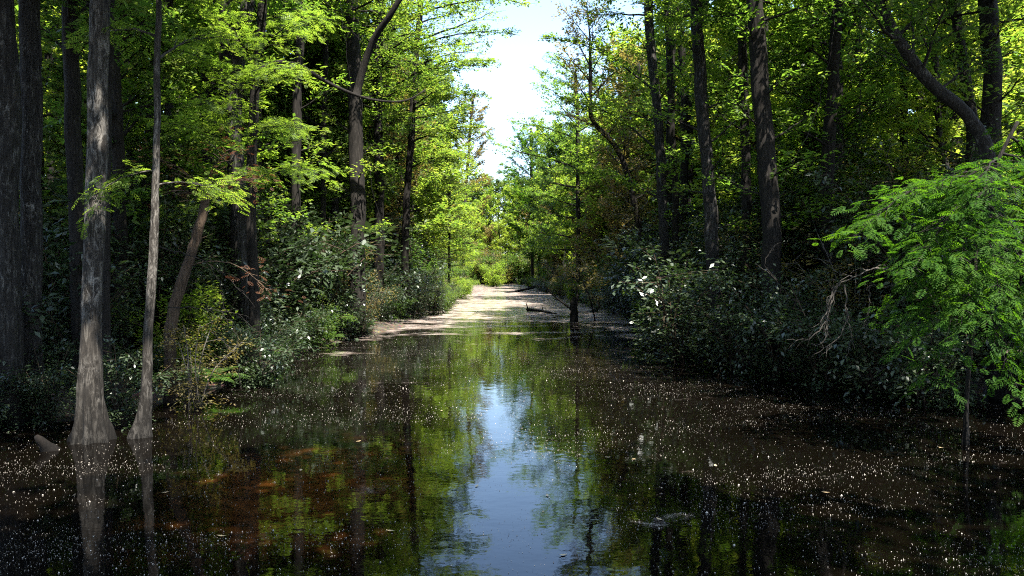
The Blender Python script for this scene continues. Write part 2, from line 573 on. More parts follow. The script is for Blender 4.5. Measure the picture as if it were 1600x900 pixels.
# ------------------------------------------------------------------ ground and water
def build_setting():
    xs = np.concatenate([[-420, -260, -160, -100, -70], np.arange(-50, -14, 1.5), np.arange(-14, 14, .3), np.arange(14, 51, 1.5), [70, 100, 160, 260, 420]])
    ys = np.concatenate([[-320, -160, -80, -40, -20], np.arange(-8, 40, .4), np.arange(40, 180, 1.0), [190, 210, 250, 320, 420, 600, 900]])
    X, Y = np.meshgrid(xs, ys)
    V = np.stack([X, Y, ground_z(X, Y)], -1).reshape(-1, 3)
    nx = len(xs)
    i, j = np.meshgrid(np.arange(len(ys) - 1), np.arange(nx - 1), indexing='ij')
    a = (i * nx + j).ravel()
    Q = np.stack([a, a + 1, a + nx + 1, a + nx], -1)
    tag(link("ground", quads_mesh("ground", V, Q, ground_material(), True)), kind='structure')
    V = [(-60, -40, 0), (60, -40, 0), (60, 190, 0), (-60, 190, 0)]
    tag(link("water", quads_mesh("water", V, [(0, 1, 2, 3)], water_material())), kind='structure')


build_setting()


# ------------------------------------------------------------------ tree builder
def tree(name, label, cat, pts, wid, H, bark, leaf, seed, crown=None, flare=0.0, flute=5, fl_h=.55, group=None, k=12, extra=None, lf=(.13, .055), nleaf=34, feather=None, rough=.09, base_z=None, spray_kw=None, sparse=None):
    """pts: world points of the trunk from the base up; wid: radius at those points; H: total height"""
    rng = np.random.default_rng(seed)
    pts = [np.array(p, float) for p in pts]; wid = list(wid)
    gz = float(ground_z(pts[0][0], pts[0][1])) if base_z is None else base_z
    pts[0][2] = min(gz, 0.05) - .12 if base_z is None else base_z
    if H and H > pts[-1][2] + .5:
        d = unit(pts[-1] - pts[-2])
        d = unit(d * .5 + np.array([0, 0, .6]))
        rem = (H - pts[-1][2])
        for q in (.35, .7, 1.0):
            pts.append(pts[-1] * 0 + pts[len(wid) - 1 if q == .35 else -1] + d * rem * (.35 if q < 1 else .3))
            wid.append(wid[-1] * .62)
            d = unit(d + np.array([rng.normal(0, .06), rng.normal(0, .06), .2]))
    n = 44
    sp = smooth_path(pts, n)
    wob = np.cumsum(rng.normal(0, 1, (n, 2)), 0); wob -= np.linspace(0, 1, n)[:, None] * wob[-1]
    sp[:, :2] += wob * min(.018, .10 * wid[0])
    tpar = np.concatenate([[0], np.cumsum(np.linalg.norm(np.diff(np.array(pts), axis=0), axis=1))])
    rad = np.interp(np.linspace(0, tpar[-1], n), tpar, wid)
    if flare:      # more rings near the base
        t2 = np.concatenate([np.linspace(0, .16, 22)[:-1], np.linspace(.16, 1, n)])
        sp = np.stack([np.interp(t2, np.linspace(0, 1, n), sp[:, q]) for q in range(3)], 1)
        rad = np.interp(t2, np.linspace(0, 1, n), rad)
    base = sp[0].copy(); base[2] = max(0.0, gz)
    root = thing(name, base, label, cat, group)
    TB = Tubes()
    TB.add(sp, rad, k if not flare else 40, rough=rough, flare=flare, flute=flute, fl_h=fl_h, rng=rng)
    O = None
    if crown:
        kw = dict(crown); kw['nl'] = int(kw['nl'] * 1.35); kw['ntw'] = kw.get('ntw', 6) + 2
        O, D, Ls = grow(rng, TB, sp, rad, **kw)
    if sparse:
        o2, d2, l2 = grow(rng, TB, sp, rad, sparse[0], sparse[1], 8, 1.5, elev=.2, shape='open', ntw=4)
        O, D, Ls = np.concatenate([O, o2]), np.concatenate([D, d2]), np.concatenate([Ls, l2])
    if extra:
        o2, d2, l2 = extra(rng, TB, sp, rad)
        if O is None: O, D, Ls = o2, d2, l2
        else: O, D, Ls = np.concatenate([O, o2]), np.concatenate([D, d2]), np.concatenate([Ls, l2])
    link("trunk", TB.mesh("trunk", bark, base), root)
    if O is not None:
        LV = Leaves()
        if feather:
            pinnate(rng, LV, O, D, Ls, **feather)
        else:
            spray_leaves(rng, LV, O, D, Ls, int(nleaf * .72), lf[0] * 1.15, lf[1] * 1.25, **(spray_kw or {}))
        link("crown", LV.mesh("crown", leaf, base), root)
    return root


def bough(rng, TB, p0, p1, r0, sag=.15, ntw=8, tw=.8, spray=(.4, .7), fill=.2, cross=2):
    """one explicit limb from p0 to p1 carrying twigs to both sides"""
    p0, p1 = np.array(p0, float), np.array(p1, float)
    L = np.linalg.norm(p1 - p0); dv = (p1 - p0) / L
    t = np.linspace(0, 1, 9)[:, None]
    pts = p0 + (p1 - p0) * t + np.array([0, 0, 1.0]) * sag * L * (4 * t * (1 - t)) * .6 + np.cumsum(rng.normal(0, .012 * L, (9, 3)), 0) * np.sin(PI * t)
    TB.add(pts, np.maximum(r0 * (1 - .85 * t[:, 0]), .004), 6, cap=False)
    side = unit(np.cross(dv, [0, 0, 1.0]))
    O, D, S = [], [], []
    for j in range(ntw):
        tt = fill + (1 - fill) * (j + rng.uniform(0, .8)) / ntw
        q0 = np.array([np.interp(tt, t[:, 0], pts[:, k]) for k in range(3)])
        for sg in (-1, 1):
            a = rng.uniform(.5, 1.0)
            td = unit(dv * math.cos(a) + side * sg * math.sin(a) + np.array([0, 0, rng.uniform(-.25, .2)]))
            tl = tw * (1.15 - .8 * tt) * rng.uniform(.6, 1.2)
            TB.add(np.stack([q0, q0 + td * tl * .5, q0 + td * tl - [0, 0, .05 * tl]]), [.009, .006, .003], 3, cap=False)
            ns = max(1, int(round(tl / .4)))
            for q in range(ns):
                O.append(q0 + td * tl * (q + .05) / ns); D.append(td + rng.normal(0, .25, 3)); S.append(rng.uniform(*spray))
    O.append(pts[-2]); D.append(dv); S.append(rng.uniform(*spray))
    return O, D, S


def boughs(items):
    """items: (start point or height on the spine, tip point, radius, options)"""
    def fn(rng, TB, sp, rad):
        O, D, S = [], [], []
        for st, tip, r, kw in items:
            if np.isscalar(st):
                st = np.array([np.interp(st, sp[:, 2], sp[:, k]) for k in range(3)])
            o, d, s = bough(rng, TB, st, tip, r, **kw)
            O += o; D += d; S += s
        return np.array(O), unit(np.array(D)), np.array(S)
    return fn


def px_trunk(pxs, d, wpx0, wpx1, dz=0):
    """trunk through photo pixels at distance d; radii from pixel widths"""
    pts = [P(x, y, d + dz * i / max(1, len(pxs) - 1)) for i, (x, y) in enumerate(pxs)]
    wid = [(wpx0 + (wpx1 - wpx0) * i / max(1, len(pxs) - 1)) * .5 * d / F for i in range(len(pxs))]
    return pts, wid


CY = dict(elev=.12, shape='open', curve=-.02)          # flat layered cypress limbs
BR = dict(elev=.5, shape='round', curve=.12)


FE = dict(n=9, fl=.17, pairs=6, lw=.016, flat=.16, spread=.42)          # feathery cypress sprays


def hero(name, label, cat, pxs, d, w0, w1, H, bark, leaf, seed, **k):
    dz = k.pop('dz', 0); low = k.pop('low', cat != 'tree' or name not in ('cypress_tree', 'maple_tree'))
    if d > 14 and H:
        zt = 2.4 + .34 * d
        H = (zt + 4.5 if d < 33 else min(H, 4.2 + .345 * d)) if not low else min(H, 4.2 + .345 * d)
        if k.get('crown'):
            k['crown'] = dict(k['crown']); k['crown']['z1'] = H - .3; k['crown']['z0'] = (zt * .9 if d < 33 else max(k['crown']['z0'], H * .5)) if not low else k['crown']['z0']
            if not low and d < 33: k['sparse'] = (3.2, zt * .86)
    pts, wid = px_trunk(pxs, d, w0, w1, dz)
    return tree(name, label, cat, pts, wid, H, bark, leaf, seed, **k)


# ------------------------------------------------------------------ hand-placed trees, left bank
CT = "cypress_tree"
hero(CT, "broad dark cypress trunk with pale flakes at the far left edge", "tree", [(10, 670), (13, 480), (14, 250), (8, 0)], 11.6, 36, 30, 14.5, BARK_MOTTLED, LEAF_CYP, 1,
     crown=dict(CY, z0=7.5, z1=14, nl=16, Lmax=3.0), flare=1.3, flute=4, k=16)
hero(CT, "dark cypress trunk pressed against the broad one at the far left edge", "tree", [(44, 660), (46, 450), (48, 250), (46, 0)], 12.2, 32, 28, 14, BARK_MOTTLED, LEAF_CYP, 2,
     crown=dict(CY, z0=7.5, z1=14, nl=14, Lmax=2.8), flare=1.1, flute=5, k=16)
hero(CT, "pale grey flaking cypress trunk with flared buttress roots in the water", "tree", [(147, 700), (144, 560), (145, 430), (150, 240), (158, 0)], 10.4, 30, 29, 14, BARK_PALE, LEAF_CYP, 3,
     crown=dict(CY, z0=7.0, z1=13.5, nl=16, Lmax=3.0), flare=1.05, flute=7, fl_h=.36, k=16, rough=.09)
hero("maple_tree", "thin dark trunk right behind the pale flaking cypress trunk", "tree", [(168, 640), (167, 430), (168, 250), (173, 0)], 12.6, 13, 10, 11, BARK_DARK, LEAF_BROAD, 4,
     crown=dict(BR, z0=5.6, z1=10.5, nl=14, Lmax=2.0))
hero("maple_tree", "dark trunk just left of and behind the pale flaking cypress", "tree", [(126, 640), (124, 430), (119, 200), (117, 0)], 13.5, 24, 23, 13, BARK_DARK, LEAF_BROAD, 5,
     crown=dict(BR, z0=5.5, z1=12.5, nl=18, Lmax=2.6))
hero("young_tree", "slender pale grey trunk rising from the waterline, wavy and spotted", "tree", [(214, 690), (226, 600), (233, 470), (238, 330), (240, 200), (243, 0)], 10.7, 17, 8, 9, BARK_PALE, LEAF_BRIGHT, 6,
     flare=1.3, flute=3, fl_h=.25, feather=dict(FE, n=7), extra=boughs([
         (3.55, P(150, 305, 10.2), .012, dict(ntw=5, tw=.45)), (3.35, P(345, 300, 11.2), .014, dict(ntw=7, tw=.5, fill=.4)),
         (5.3, P(150, 60, 11), .02, dict(ntw=6, tw=.6)), (5.0, P(330, 60, 11.5), .02, dict(ntw=7, tw=.6)), (5.8, P(300, -40, 10), .02, dict(ntw=7, tw=.7)),
         (6.4, P(180, -80, 10), .02, dict(ntw=7, tw=.7))]))
hero("bare_sapling", "brown bare stem leaning right among the left bank shrubs", "tree", [(262, 560), (280, 480), (300, 400), (318, 330), (322, 290)], 13.4, 19, 13, 0, BARK_BROWN, LEAF_BROWN, 7,
     feather=dict(FE, n=4, fl=.13, pairs=5, lw=.008, flat=.4), extra=boughs([
         (3.4, P(250, 248, 12.6), .015, dict(ntw=6, tw=.35)), (3.55, P(400, 282, 12.8), .015, dict(ntw=7, tw=.4)), (3.3, P(270, 300, 12.6), .012, dict(ntw=5, tw=.35)),
         (3.6, P(355, 235, 13), .012, dict(ntw=6, tw=.4)), (2.3, P(420, 455, 12.6), .014, dict(ntw=4, tw=.3, fill=.6))]))
hero("maple_tree", "grey trunk far back between the spotted slender trunk and the leaning brown stem", "tree", [(272, 480), (268, 160), (264, 40), (262, -20)], 21, 13, 12, 12, BARK_MOTTLED, LEAF_BROAD, 8,
     crown=dict(BR, z0=4.8, z1=11.5, nl=18, Lmax=2.6))
hero(CT, "dark trunk behind the bright sprays with a second stem crossing it", "tree", [(372, 520), (368, 300), (360, 160), (353, 0)], 19.5, 22, 18, 14, BARK_DARK, LEAF_CYP, 9,
     crown=dict(CY, z0=5.2, z1=13.5, nl=22, Lmax=2.8), flare=.5)
hero(CT, "grey leaning stem crossing in front of the dark trunk on the left", "tree", [(385, 545), (382, 420), (372, 290), (362, 170), (376, 60), (388, 0)], 18.0, 24, 20, 13, BARK_MOTTLED, LEAF_CYP, 10,
     crown=dict(CY, z0=6, z1=12.5, nl=16, Lmax=2.6), flare=.5)
br_tree = hero(CT, "dark straight cypress with bright low sprays and a long bare curved limb", "tree", [(396, 560), (395, 380), (396, 200), (405, 100), (412, 0)], 17.0, 16, 13, 12, BARK_DARK, LEAF_BRIGHT, 11,
     flare=.6, feather=dict(FE, n=12), extra=boughs([
         (4.0, P(497, 275, 14.2), .02, dict(ntw=10, tw=.7)), (4.1, P(345, 315, 13.8), .016, dict(ntw=8, tw=.6)), (4.9, P(485, 205, 14.2), .02, dict(ntw=10, tw=.8)),
         (4.6, P(280, 195, 13.6), .02, dict(ntw=11, tw=.75)), (5.1, P(310, 165, 14), .02, dict(ntw=10, tw=.7)), (5.6, P(300, 85, 14), .02, dict(ntw=10, tw=.8)),
         (5.9, P(460, 110, 13.8), .02, dict(ntw=10, tw=.8)), (6.2, P(340, 30, 14.5), .02, dict(ntw=10, tw=.8)), (6.6, P(500, 30, 14.5), .02, dict(ntw=10, tw=.8)),
         (7.2, P(420, -60, 12.5), .02, dict(ntw=10, tw=.8)), (7.4, P(300, -60, 14.5), .02, dict(ntw=10, tw=.8)), (8.2, P(500, -140, 15.5), .02, dict(ntw=10, tw=.8))]))
cb = Tubes()
cpts = smooth_path([P(405, 108, 15.2), P(432, 98, 15.2), P(470, 103, 15.3), P(500, 122, 15.4), P(535, 140, 15.6), P(590, 157, 16), P(640, 155, 16.4), P(665, 140, 16.6)], 22)
cb.add(cpts, np.linspace(.05, .012, 22), 7, rough=.08, rng=np.random.default_rng(4))
link("branch", cb.mesh("branch", BARK_DARK, br_tree.location), br_tree)

hero(CT, "solid dark trunk standing clear above the curved bare limb", "tree", [(462, 480), (465, 300), (467, 130), (469, 0)], 26, 15, 13, 15, BARK_DARK, LEAF_CYP, 12,
     crown=dict(CY, z0=4.5, z1=14.5, nl=24, Lmax=2.8))
hero("maple_tree", "thin dark trunk right of the solid dark trunk above the curved limb", "tree", [(500, 450), (504, 240), (507, 100), (508, 0)], 30, 9, 8, 14, BARK_DARK, LEAF_BROAD, 13,
     crown=dict(BR, z0=5, z1=13.5, nl=20, Lmax=2.6))
forked = hero(CT, "thick dark forked cypress trunk in the middle of the left bank", "tree", [(556, 470), (556, 330), (553, 180), (550, 60), (548, 0)], 28, 24, 20, 17, BARK_DARK, LEAF_CYP, 14,
     crown=dict(CY, z0=5, z1=15, nl=22, Lmax=3.0, bias=(0, .25)), flare=.4)
fk = Tubes()
fk.add(smooth_path([P(556, 150, 26), P(572, 92, 25.8), P(585, 60, 25.6), P(612, 20, 25.2), P(640, -30, 25)], 14), np.linspace(.13, .08, 14), 9, rough=.06, rng=np.random.default_rng(5))
link("branch", fk.mesh("branch", BARK_DARK, forked.location), forked)
hero(CT, "dark trunk beside the forked cypress reaching over the channel with flat boughs", "tree", [(592, 460), (594, 260), (592, 110), (597, 0)], 34, 15, 13, 18, BARK_DARK, LEAF_CYP, 15,
     crown=dict(CY, z0=5.5, z1=17.5, nl=24, Lmax=2.9), feather=None, nleaf=30, extra=boughs([
         (10.8, P(812, 55, 31), .05, dict(ntw=12, tw=1.2)), (12, P(826, 8, 30), .05, dict(ntw=12, tw=1.2)), (9.6, P(765, 105, 32), .05, dict(ntw=12, tw=1.1)),
         (13.5, P(800, -50, 31), .05, dict(ntw=12, tw=1.3))]))
hero(CT, "slim straight dark trunk at the inner edge of the left bank", "tree", [(634, 445), (637, 330), (643, 210), (650, 110), (656, 0)], 38, 12, 9, 18, BARK_DARK, LEAF_CYP, 16,
     crown=dict(CY, z0=4.6, z1=17.5, nl=26, Lmax=2.8, bias=(0, .3)), nleaf=36, extra=boughs([
         (8.3, P(757, 200, 36), .05, dict(ntw=12, tw=1.5)), (9.8, P(752, 150, 36), .05, dict(ntw=12, tw=1.5)), (7, P(722, 245, 36), .045, dict(ntw=12, tw=1.4)),
         (11.4, P(772, 95, 35), .05, dict(ntw=12, tw=1.5))]))
hero("maple_tree", "dark trunk half hidden behind the slim one on the left bank", "tree", [(608, 440), (610, 280), (608, 200), (612, 60)], 45, 14, 12, 18, BARK_DARK, LEAF_BROAD, 17,
     low=True, crown=dict(BR, z0=4.5, z1=14.5, nl=22, Lmax=3.0))
hero("young_tree", "small bright green tree over the shrubs where the left bank narrows", "tree", [(700, 435), (701, 340), (702, 250), (704, 215)], 54, 5, 3, 11, BARK_DARK, LEAF_BRIGHT, 18,
     crown=dict(CY, z0=2.4, z1=10.8, nl=28, Lmax=2.4), nleaf=40)
hero("tall_tree", "airy tan green tree beside the sky gap on the left", "tree", [(722, 440), (728, 300), (735, 200), (738, 150)], 92, 5, 4, 21, BARK_MOTTLED, LEAF_TAN, 19,
     crown=dict(BR, z0=4, z1=20.7, nl=34, Lmax=3.4), nleaf=34, lf=(.2, .09))

# ------------------------------------------------------------------ hand-placed trees, right bank
hero(CT, "dark narrow trunk at the inner edge of the right bank with lichen spots", "tree", [(1040, 465), (1036, 400), (1030, 250), (1020, 110), (1012, 0)], 27, 15, 14, 15, BARK_MOTTLED, LEAF_CYP, 31,
     crown=dict(CY, z0=4.6, z1=14.5, nl=22, Lmax=2.5, bias=(PI, .35)), extra=boughs([
         (6.2, P(878, 160, 28), .04, dict(ntw=10, tw=1.0)), (8.2, P(850, 60, 27), .04, dict(ntw=10, tw=1.1)), (4.6, P(905, 270, 27), .04, dict(ntw=10, tw=1.0))]))
hero("maple_tree", "slim dark trunk right beside the lichen spotted one on the right bank", "tree", [(1058, 455), (1054, 300), (1048, 150), (1043, 0)], 30, 11, 10, 15, BARK_DARK, LEAF_BROAD, 32,
     crown=dict(BR, z0=5.5, z1=14.5, nl=20, Lmax=2.6))
hero(CT, "mottled pale trunk bending slightly, ghostly low down among the right bank leaves", "tree", [(1117, 500), (1112, 400), (1104, 280), (1096, 170), (1088, 60), (1085, 0)], 21, 21, 17, 14, BARK_MOTTLED, LEAF_CYP, 33,
     crown=dict(CY, z0=6.0, z1=12.5, nl=16, Lmax=2.6), flare=.4)
hero("maple_tree", "dark straight trunk left of the thickest trunk on the right bank", "tree", [(1166, 490), (1164, 330), (1162, 150), (1160, 0)], 22, 15, 14, 14, BARK_DARK, LEAF_BROAD, 34,
     crown=dict(BR, z0=5.2, z1=13.5, nl=18, Lmax=2.6))
hero(CT, "thickest dark cypress trunk on the right bank", "tree", [(1205, 530), (1202, 400), (1197, 250), (1186, 100), (1180, 0)], 18.5, 30, 24, 15, BARK_DARK, LEAF_CYP, 35,
     crown=dict(CY, z0=6.5, z1=14.5, nl=18, Lmax=2.9), flare=.5)
hero("maple_tree", "leafy wrapped trunk standing well right of the thickest trunk", "tree", [(1322, 470), (1318, 330), (1310, 170), (1300, 0)], 22, 19, 14, 13, BARK_MOTTLED, LEAF_BROAD, 36,
     low=True, crown=dict(BR, z0=2.6, z1=12.5, nl=30, Lmax=1.9))
hero("maple_tree", "curved dark trunk leaning left over the right bank", "tree", [(1562, 600), (1556, 330), (1545, 240), (1512, 178), (1468, 140), (1425, 90), (1395, 50), (1375, 0)], 14, 24, 15, 8.5, BARK_MOTTLED, LEAF_BROAD, 37,
     crown=dict(BR, z0=5.2, z1=8.3, nl=12, Lmax=1.9))
hero(CT, "dark upright trunk behind the curved trunk near the right edge", "tree", [(1552, 520), (1548, 300), (1545, 120), (1540, 0)], 18, 30, 26, 14, BARK_DARK, LEAF_CYP, 38,
     crown=dict(CY, z0=5.5, z1=13.5, nl=18, Lmax=2.8))
hero("maple_tree", "dark trunk behind and left of the curved trunk near the right edge", "tree", [(1494, 470), (1492, 280), (1490, 120), (1484, 0)], 23, 16, 14, 13, BARK_DARK, LEAF_BROAD, 39,
     crown=dict(BR, z0=4.2, z1=12.5, nl=22, Lmax=2.6))
hero("young_tree", "slim trunk with brown limb angling down over the right bank thicket", "tree", [(1000, 455), (995, 330), (960, 225), (928, 190), (924, 120)], 36, 10, 6, 14, BARK_DARK, LEAF_TAN, 40,
     crown=dict(BR, z0=3.5, z1=11.5, nl=22, Lmax=2.2), nleaf=28)
hero("tall_tree", "leafy bright tree beside the sky gap on the right", "tree", [(905, 450), (903, 330), (903, 200), (900, 120)], 62, 7, 5, 18, BARK_DARK, LEAF_CYP, 41,
     crown=dict(CY, z0=3.4, z1=17.7, nl=36, Lmax=4.6, bias=(PI, .3)), nleaf=40, lf=(.17, .07))
hero("tall_tree", "bushy bright green tree below the sky gap, right of the far bend", "tree", [(832, 440), (831, 330), (830, 250), (830, 200)], 124, 5, 4, 23, BARK_DARK, LEAF_FEATHER, 42,
     crown=dict(BR, z0=3.2, z1=22.6, nl=46, Lmax=5.2), nleaf=44, lf=(.2, .09))

# the green feathery young cypress leaning out at the right
P10 = lambda x, y, d=10.0: P(x, y, d)
near_cyp = hero("young_cypress", "green feathery young cypress with drooping boughs over the dark water at the right", "tree",
     [(1506, 700), (1512, 600), (1522, 480), (1530, 360), (1550, 270), (1590, 190)], 10.2, 7, 5, 0, BARK_DARK, LEAF_FEATHER, 50, flare=.8, flute=4, fl_h=.2,
     feather=dict(n=7, fl=.18, pairs=7, lw=.018, flat=.14, spread=.45), extra=boughs([
         (3.35, P10(1334, 373, 9.6), .022, dict(ntw=13, tw=0.48, sag=.22)), (3.3, P10(1392, 328, 10.6), .02, dict(ntw=12, tw=0.48, sag=.12)), (3.2, P10(1422, 428, 9.2), .02, dict(ntw=11, tw=0.44, sag=.2)),
         (3.5, P10(1482, 293, 10.8), .02, dict(ntw=10, tw=0.48)), (2.95, P10(1407, 478, 9.8), .018, dict(ntw=10, tw=0.40, sag=.25)), (2.5, P10(1432, 526, 9.6), .016, dict(ntw=9, tw=0.36, sag=.25)),
         (2.15, P10(1462, 591, 9.5), .014, dict(ntw=8, tw=0.32, sag=.25)), (3.3, P10(1502, 408, 9.0), .018, dict(ntw=9, tw=0.44)), (2.7, P10(1502, 506, 9.0), .016, dict(ntw=8, tw=0.40)),
         (3.7, P10(1640, 288, 10.2), .02, dict(ntw=9, tw=0.48)), (3.4, P10(1660, 358, 9.7), .02, dict(ntw=9, tw=0.48)), (3.1, P10(1620, 438, 9.0), .02, dict(ntw=9, tw=0.48)),
         (2.8, P10(1650, 498, 10), .018, dict(ntw=9, tw=0.44)), (2.4, P10(1640, 566, 9.8), .016, dict(ntw=8, tw=0.40)), (3.0, P10(1560, 468, 8.8), .016, dict(ntw=8, tw=0.40)),
         (3.6, P10(1540, 318, 9.0), .018, dict(ntw=9, tw=0.48)), (2.0, P10(1590, 606, 9.6), .012, dict(ntw=6, tw=0.32)), (3.9, P10(1600, 258, 11), .02, dict(ntw=9, tw=0.48)),
         (3.55, P10(1442, 358, 10.2), .018, dict(ntw=10, tw=0.48))]))

# ------------------------------------------------------------------ filler trees: prototypes and copies
rngF = np.random.default_rng(77)


def proto(kind, seed):
    rg = np.random.default_rng(seed)
    H = rg.uniform(12.5, 15.5)
    pts = [np.array([0, 0, 0.]), np.array([rg.normal(0, .12), rg.normal(0, .12), H * .35]), np.array([rg.normal(0, .3), rg.normal(0, .3), H * .7])]
    wid = [rg.uniform(.13, .2), .13, .09]
    if kind == 'cypress':
        return tree("cypress_tree", None, None, pts, wid, H, BARK_DARK, LEAF_CYP, seed, crown=dict(CY, z0=2.6, z1=H - .4, nl=30, Lmax=3.6, **{}) | dict(shape='cone'), base_z=-.2, nleaf=44, lf=(.18, .075), flare=.4)
    if kind == 'maple':
        return tree("maple_tree", None, None, pts, wid, H, BARK_MOTTLED, LEAF_BROAD, seed, crown=dict(BR, z0=3.2, z1=H - .4, nl=30, Lmax=3.3), base_z=-.2, nleaf=42, lf=(.17, .10))
    if kind == 'tall':
        pts[1][2], pts[2][2] = 4.5, 9.0
        return tree("cypress_tree", None, None, pts, [.17, .135, .10], 13.5, BARK_DARK, LEAF_CYP, seed, crown=dict(CY, z0=8.3, z1=13.2, nl=8, Lmax=2.6), base_z=-.2, nleaf=30, lf=(.18, .075), flare=.5, sparse=(3.0, 8.0))
    if kind == 'overhead':
        pts[1][2], pts[2][2] = 4.0, 7.5
        return tree("oak_tree", None, None, pts, [.24, .2, .14], 12.5, BARK_DARK, LEAF_BROAD, seed, crown=dict(BR, z0=7.3, z1=12.0, nl=24, Lmax=4.6), base_z=-.2, nleaf=40, lf=(.17, .10), flare=.5)
    if kind == 'bright':
        return tree("bay_tree", None, None, pts, wid, H * .8, BARK_DARK, LEAF_BRIGHT, seed, crown=dict(BR, z0=1.6, z1=H * .78, nl=28, Lmax=2.5), base_z=-.2, nleaf=32, lf=(.18, .09))
    if kind == 'tan':
        return tree("ash_tree", None, None, pts, wid, H * .7, BARK_DARK, LEAF_TAN, seed, crown=dict(BR, z0=1.4, z1=H * .68, nl=26, Lmax=2.4), base_z=-.2, nleaf=26, lf=(.18, .09))


protos = {'cypress': [proto('cypress', 101), proto('cypress', 102), proto('cypress', 103)], 'maple': [proto('maple', 111), proto('maple', 112), proto('maple', 113)],
          'bright': [proto('bright', 121), proto('bright', 122)], 'tan': [proto('tan', 131)], 'overhead': [proto('overhead', 151)], 'tall': [proto('tall', 141), proto('tall', 142), proto('tall', 143)]}
used = set()


def plant(kind, x, y, sc, rz, label, group, z=None):
    pr = protos[kind][int(rngF.integers(len(protos[kind])))]
    loc = (x, y, max(0, float(ground_z(x, y))) if z is None else z)
    cat = {'overhead': 'tree', 'tall': 'tree', 'cypress': 'tree', 'maple': 'tree', 'bright': 'tree', 'tan': 'tree'}.get(kind, 'shrub')
    if pr.name not in used:
        used.add(pr.name)
        pr.location = loc; pr.rotation_euler = (0, 0, rz); pr.scale = (sc, sc, sc) if isinstance(sc, (int, float)) else sc
        pr['label'] = label; pr['group'] = group; pr['category'] = cat
        return pr
    o = dup(pr, loc, rz, sc, label, group)
    o['category'] = cat
    return o


FL = {('cypress', 'l'): ("dark trunked cypress crowded in the woods behind the left bank", "cypresses in the woods on the left"),
      ('maple', 'l'): ("broad leaved tree crowded in the woods behind the left bank", "broad leaved trees in the woods on the left"),
      ('bright', 'l'): ("lower bright leaved tree deep in the left woods", "bright leaved trees in the left woods"),
      ('tan', 'l'): ("low tan leaved tree deep in the left woods", "tan leaved trees in the left woods"),
      ('cypress', 'r'): ("dark trunked cypress crowded in the woods behind the right bank", "cypresses in the woods on the right"),
      ('maple', 'r'): ("broad leaved tree crowded in the woods behind the right bank", "broad leaved trees in the woods on the right"),
      ('bright', 'r'): ("lower bright leaved tree deep in the right woods", "bright leaved trees in the right woods"),
      ('tan', 'r'): ("low tan leaved tree deep in the right woods", "tan leaved trees in the right woods")}
placed = []


def try_place(x, y, mind):
    for a, b in placed:
        if (a - x) ** 2 + (b - y) ** 2 < mind * mind: return False
    placed.append((x, y)); return True


for side in (-1, 1):
    cnt = 0
    for it in range(8000):
        y = 15 + 125 * rngF.uniform() ** 1.25
        off = 2.2 + 24 * rngF.uniform() ** 1.6
        x = bank_l(y) - off if side < 0 else bank_r(y) + off
        if abs(x) > .68 * y + 2.5: continue
        if y < 29: continue
        pxx = 800 + x / y * F
        if not try_place(x, y, 2.3 + y * .008): continue
        kind = rngF.choice(['cypress', 'maple', 'bright', 'tan'], p=[.38, .3, .22, .10])
        lb, gp = FL[(kind, 'l' if side < 0 else 'r')]
        plant(kind, x, y, rngF.uniform(.92, 1.12) * min(1.35, max(.62, (3.6 + .338 * y) / 14)), rngF.uniform(0, 6.28), lb, gp)
        cnt += 1
        if cnt >= 68: break

for x, y, kind, sc in [(-10, 19.5, 'bright', .72), (-13, 23, 'bright', .85), (-9.2, 24.5, 'bright', .85), (-16, 27, 'bright', 1), (-11.5, 30, 'bright', 1.1), (-8.2, 17, 'maple', .6), (-14.5, 19.5, 'maple', .75),
                       (11.5, 21, 'bright', .8), (14, 24.5, 'bright', .9), (17, 27, 'bright', 1), (12.8, 29, 'bright', 1.05), (19.5, 31, 'bright', 1.15), (9.5, 25, 'bright', .85), (16, 22, 'maple', .7)]:
    sd_ = 'l' if x < 0 else 'r'
    plant(kind, x, y, sc, rngF.uniform(0, 6.28), FL[(kind, sd_)][0], FL[(kind, sd_)][1])

for side in (-1, 1):
    cnt = 0
    for it in range(3000):
        y = 15 + 24 * rngF.uniform(); off = 1.8 + 15 * rngF.uniform()
        x = bank_l(y) - off if side < 0 else bank_r(y) + off
        if abs(x) > .66 * y or not try_place(x, y, 2.1): continue
        plant('tall', x, y, max(.85, (2.4 + .34 * y) / 8.3) * rngF.uniform(.95, 1.1) * np.array([rngF.uniform(.55, 1.1)] * 2 + [1]), rngF.uniform(0, 6.28),
              "tall straight cypress with a bare dark trunk standing among others in the %s woods" % ('left' if side < 0 else 'right'), "tall bare cypress trunks on the %s" % ('left' if side < 0 else 'right'))
        cnt += 1
        if cnt >= 20: break
# trees just outside the right edge: their shade falls on the near water
for x, y, sc in [(-8.5, 4.2, 1.0), (-5.3, 6.6, 1.1), (3.2, 0, 1.05), (9, -1.5, 1.0), (4.8, -6.5, 1.05), (-3.8, -3.5, .95), (10.6, 10.4, .85), (11.2, 13.8, 1.0), (-11, 8.0, 1.0), (0.8, -8, 1.0)]:
    plant('overhead', x, y, sc, rngF.uniform(0, 6.28), "spreading tree beside the viewpoint shading the near water", "trees around the viewpoint")

for x, y, kind, sc in [(6.4, 44, 'tan', .75), (6.2, 55, 'tan', .8), (6.6, 66, 'tan', .95), (6.0, 78, 'bright', .95), (-6.8, 66, 'bright', .9), (-7.6, 80, 'tan', 1.0), (5.6, 92, 'tan', 1.1)]:
    plant(kind, x, y, sc, rngF.uniform(0, 6.28), FL[(kind, 'l' if x < 0 else 'r')][0], FL[(kind, 'l' if x < 0 else 'r')][1])
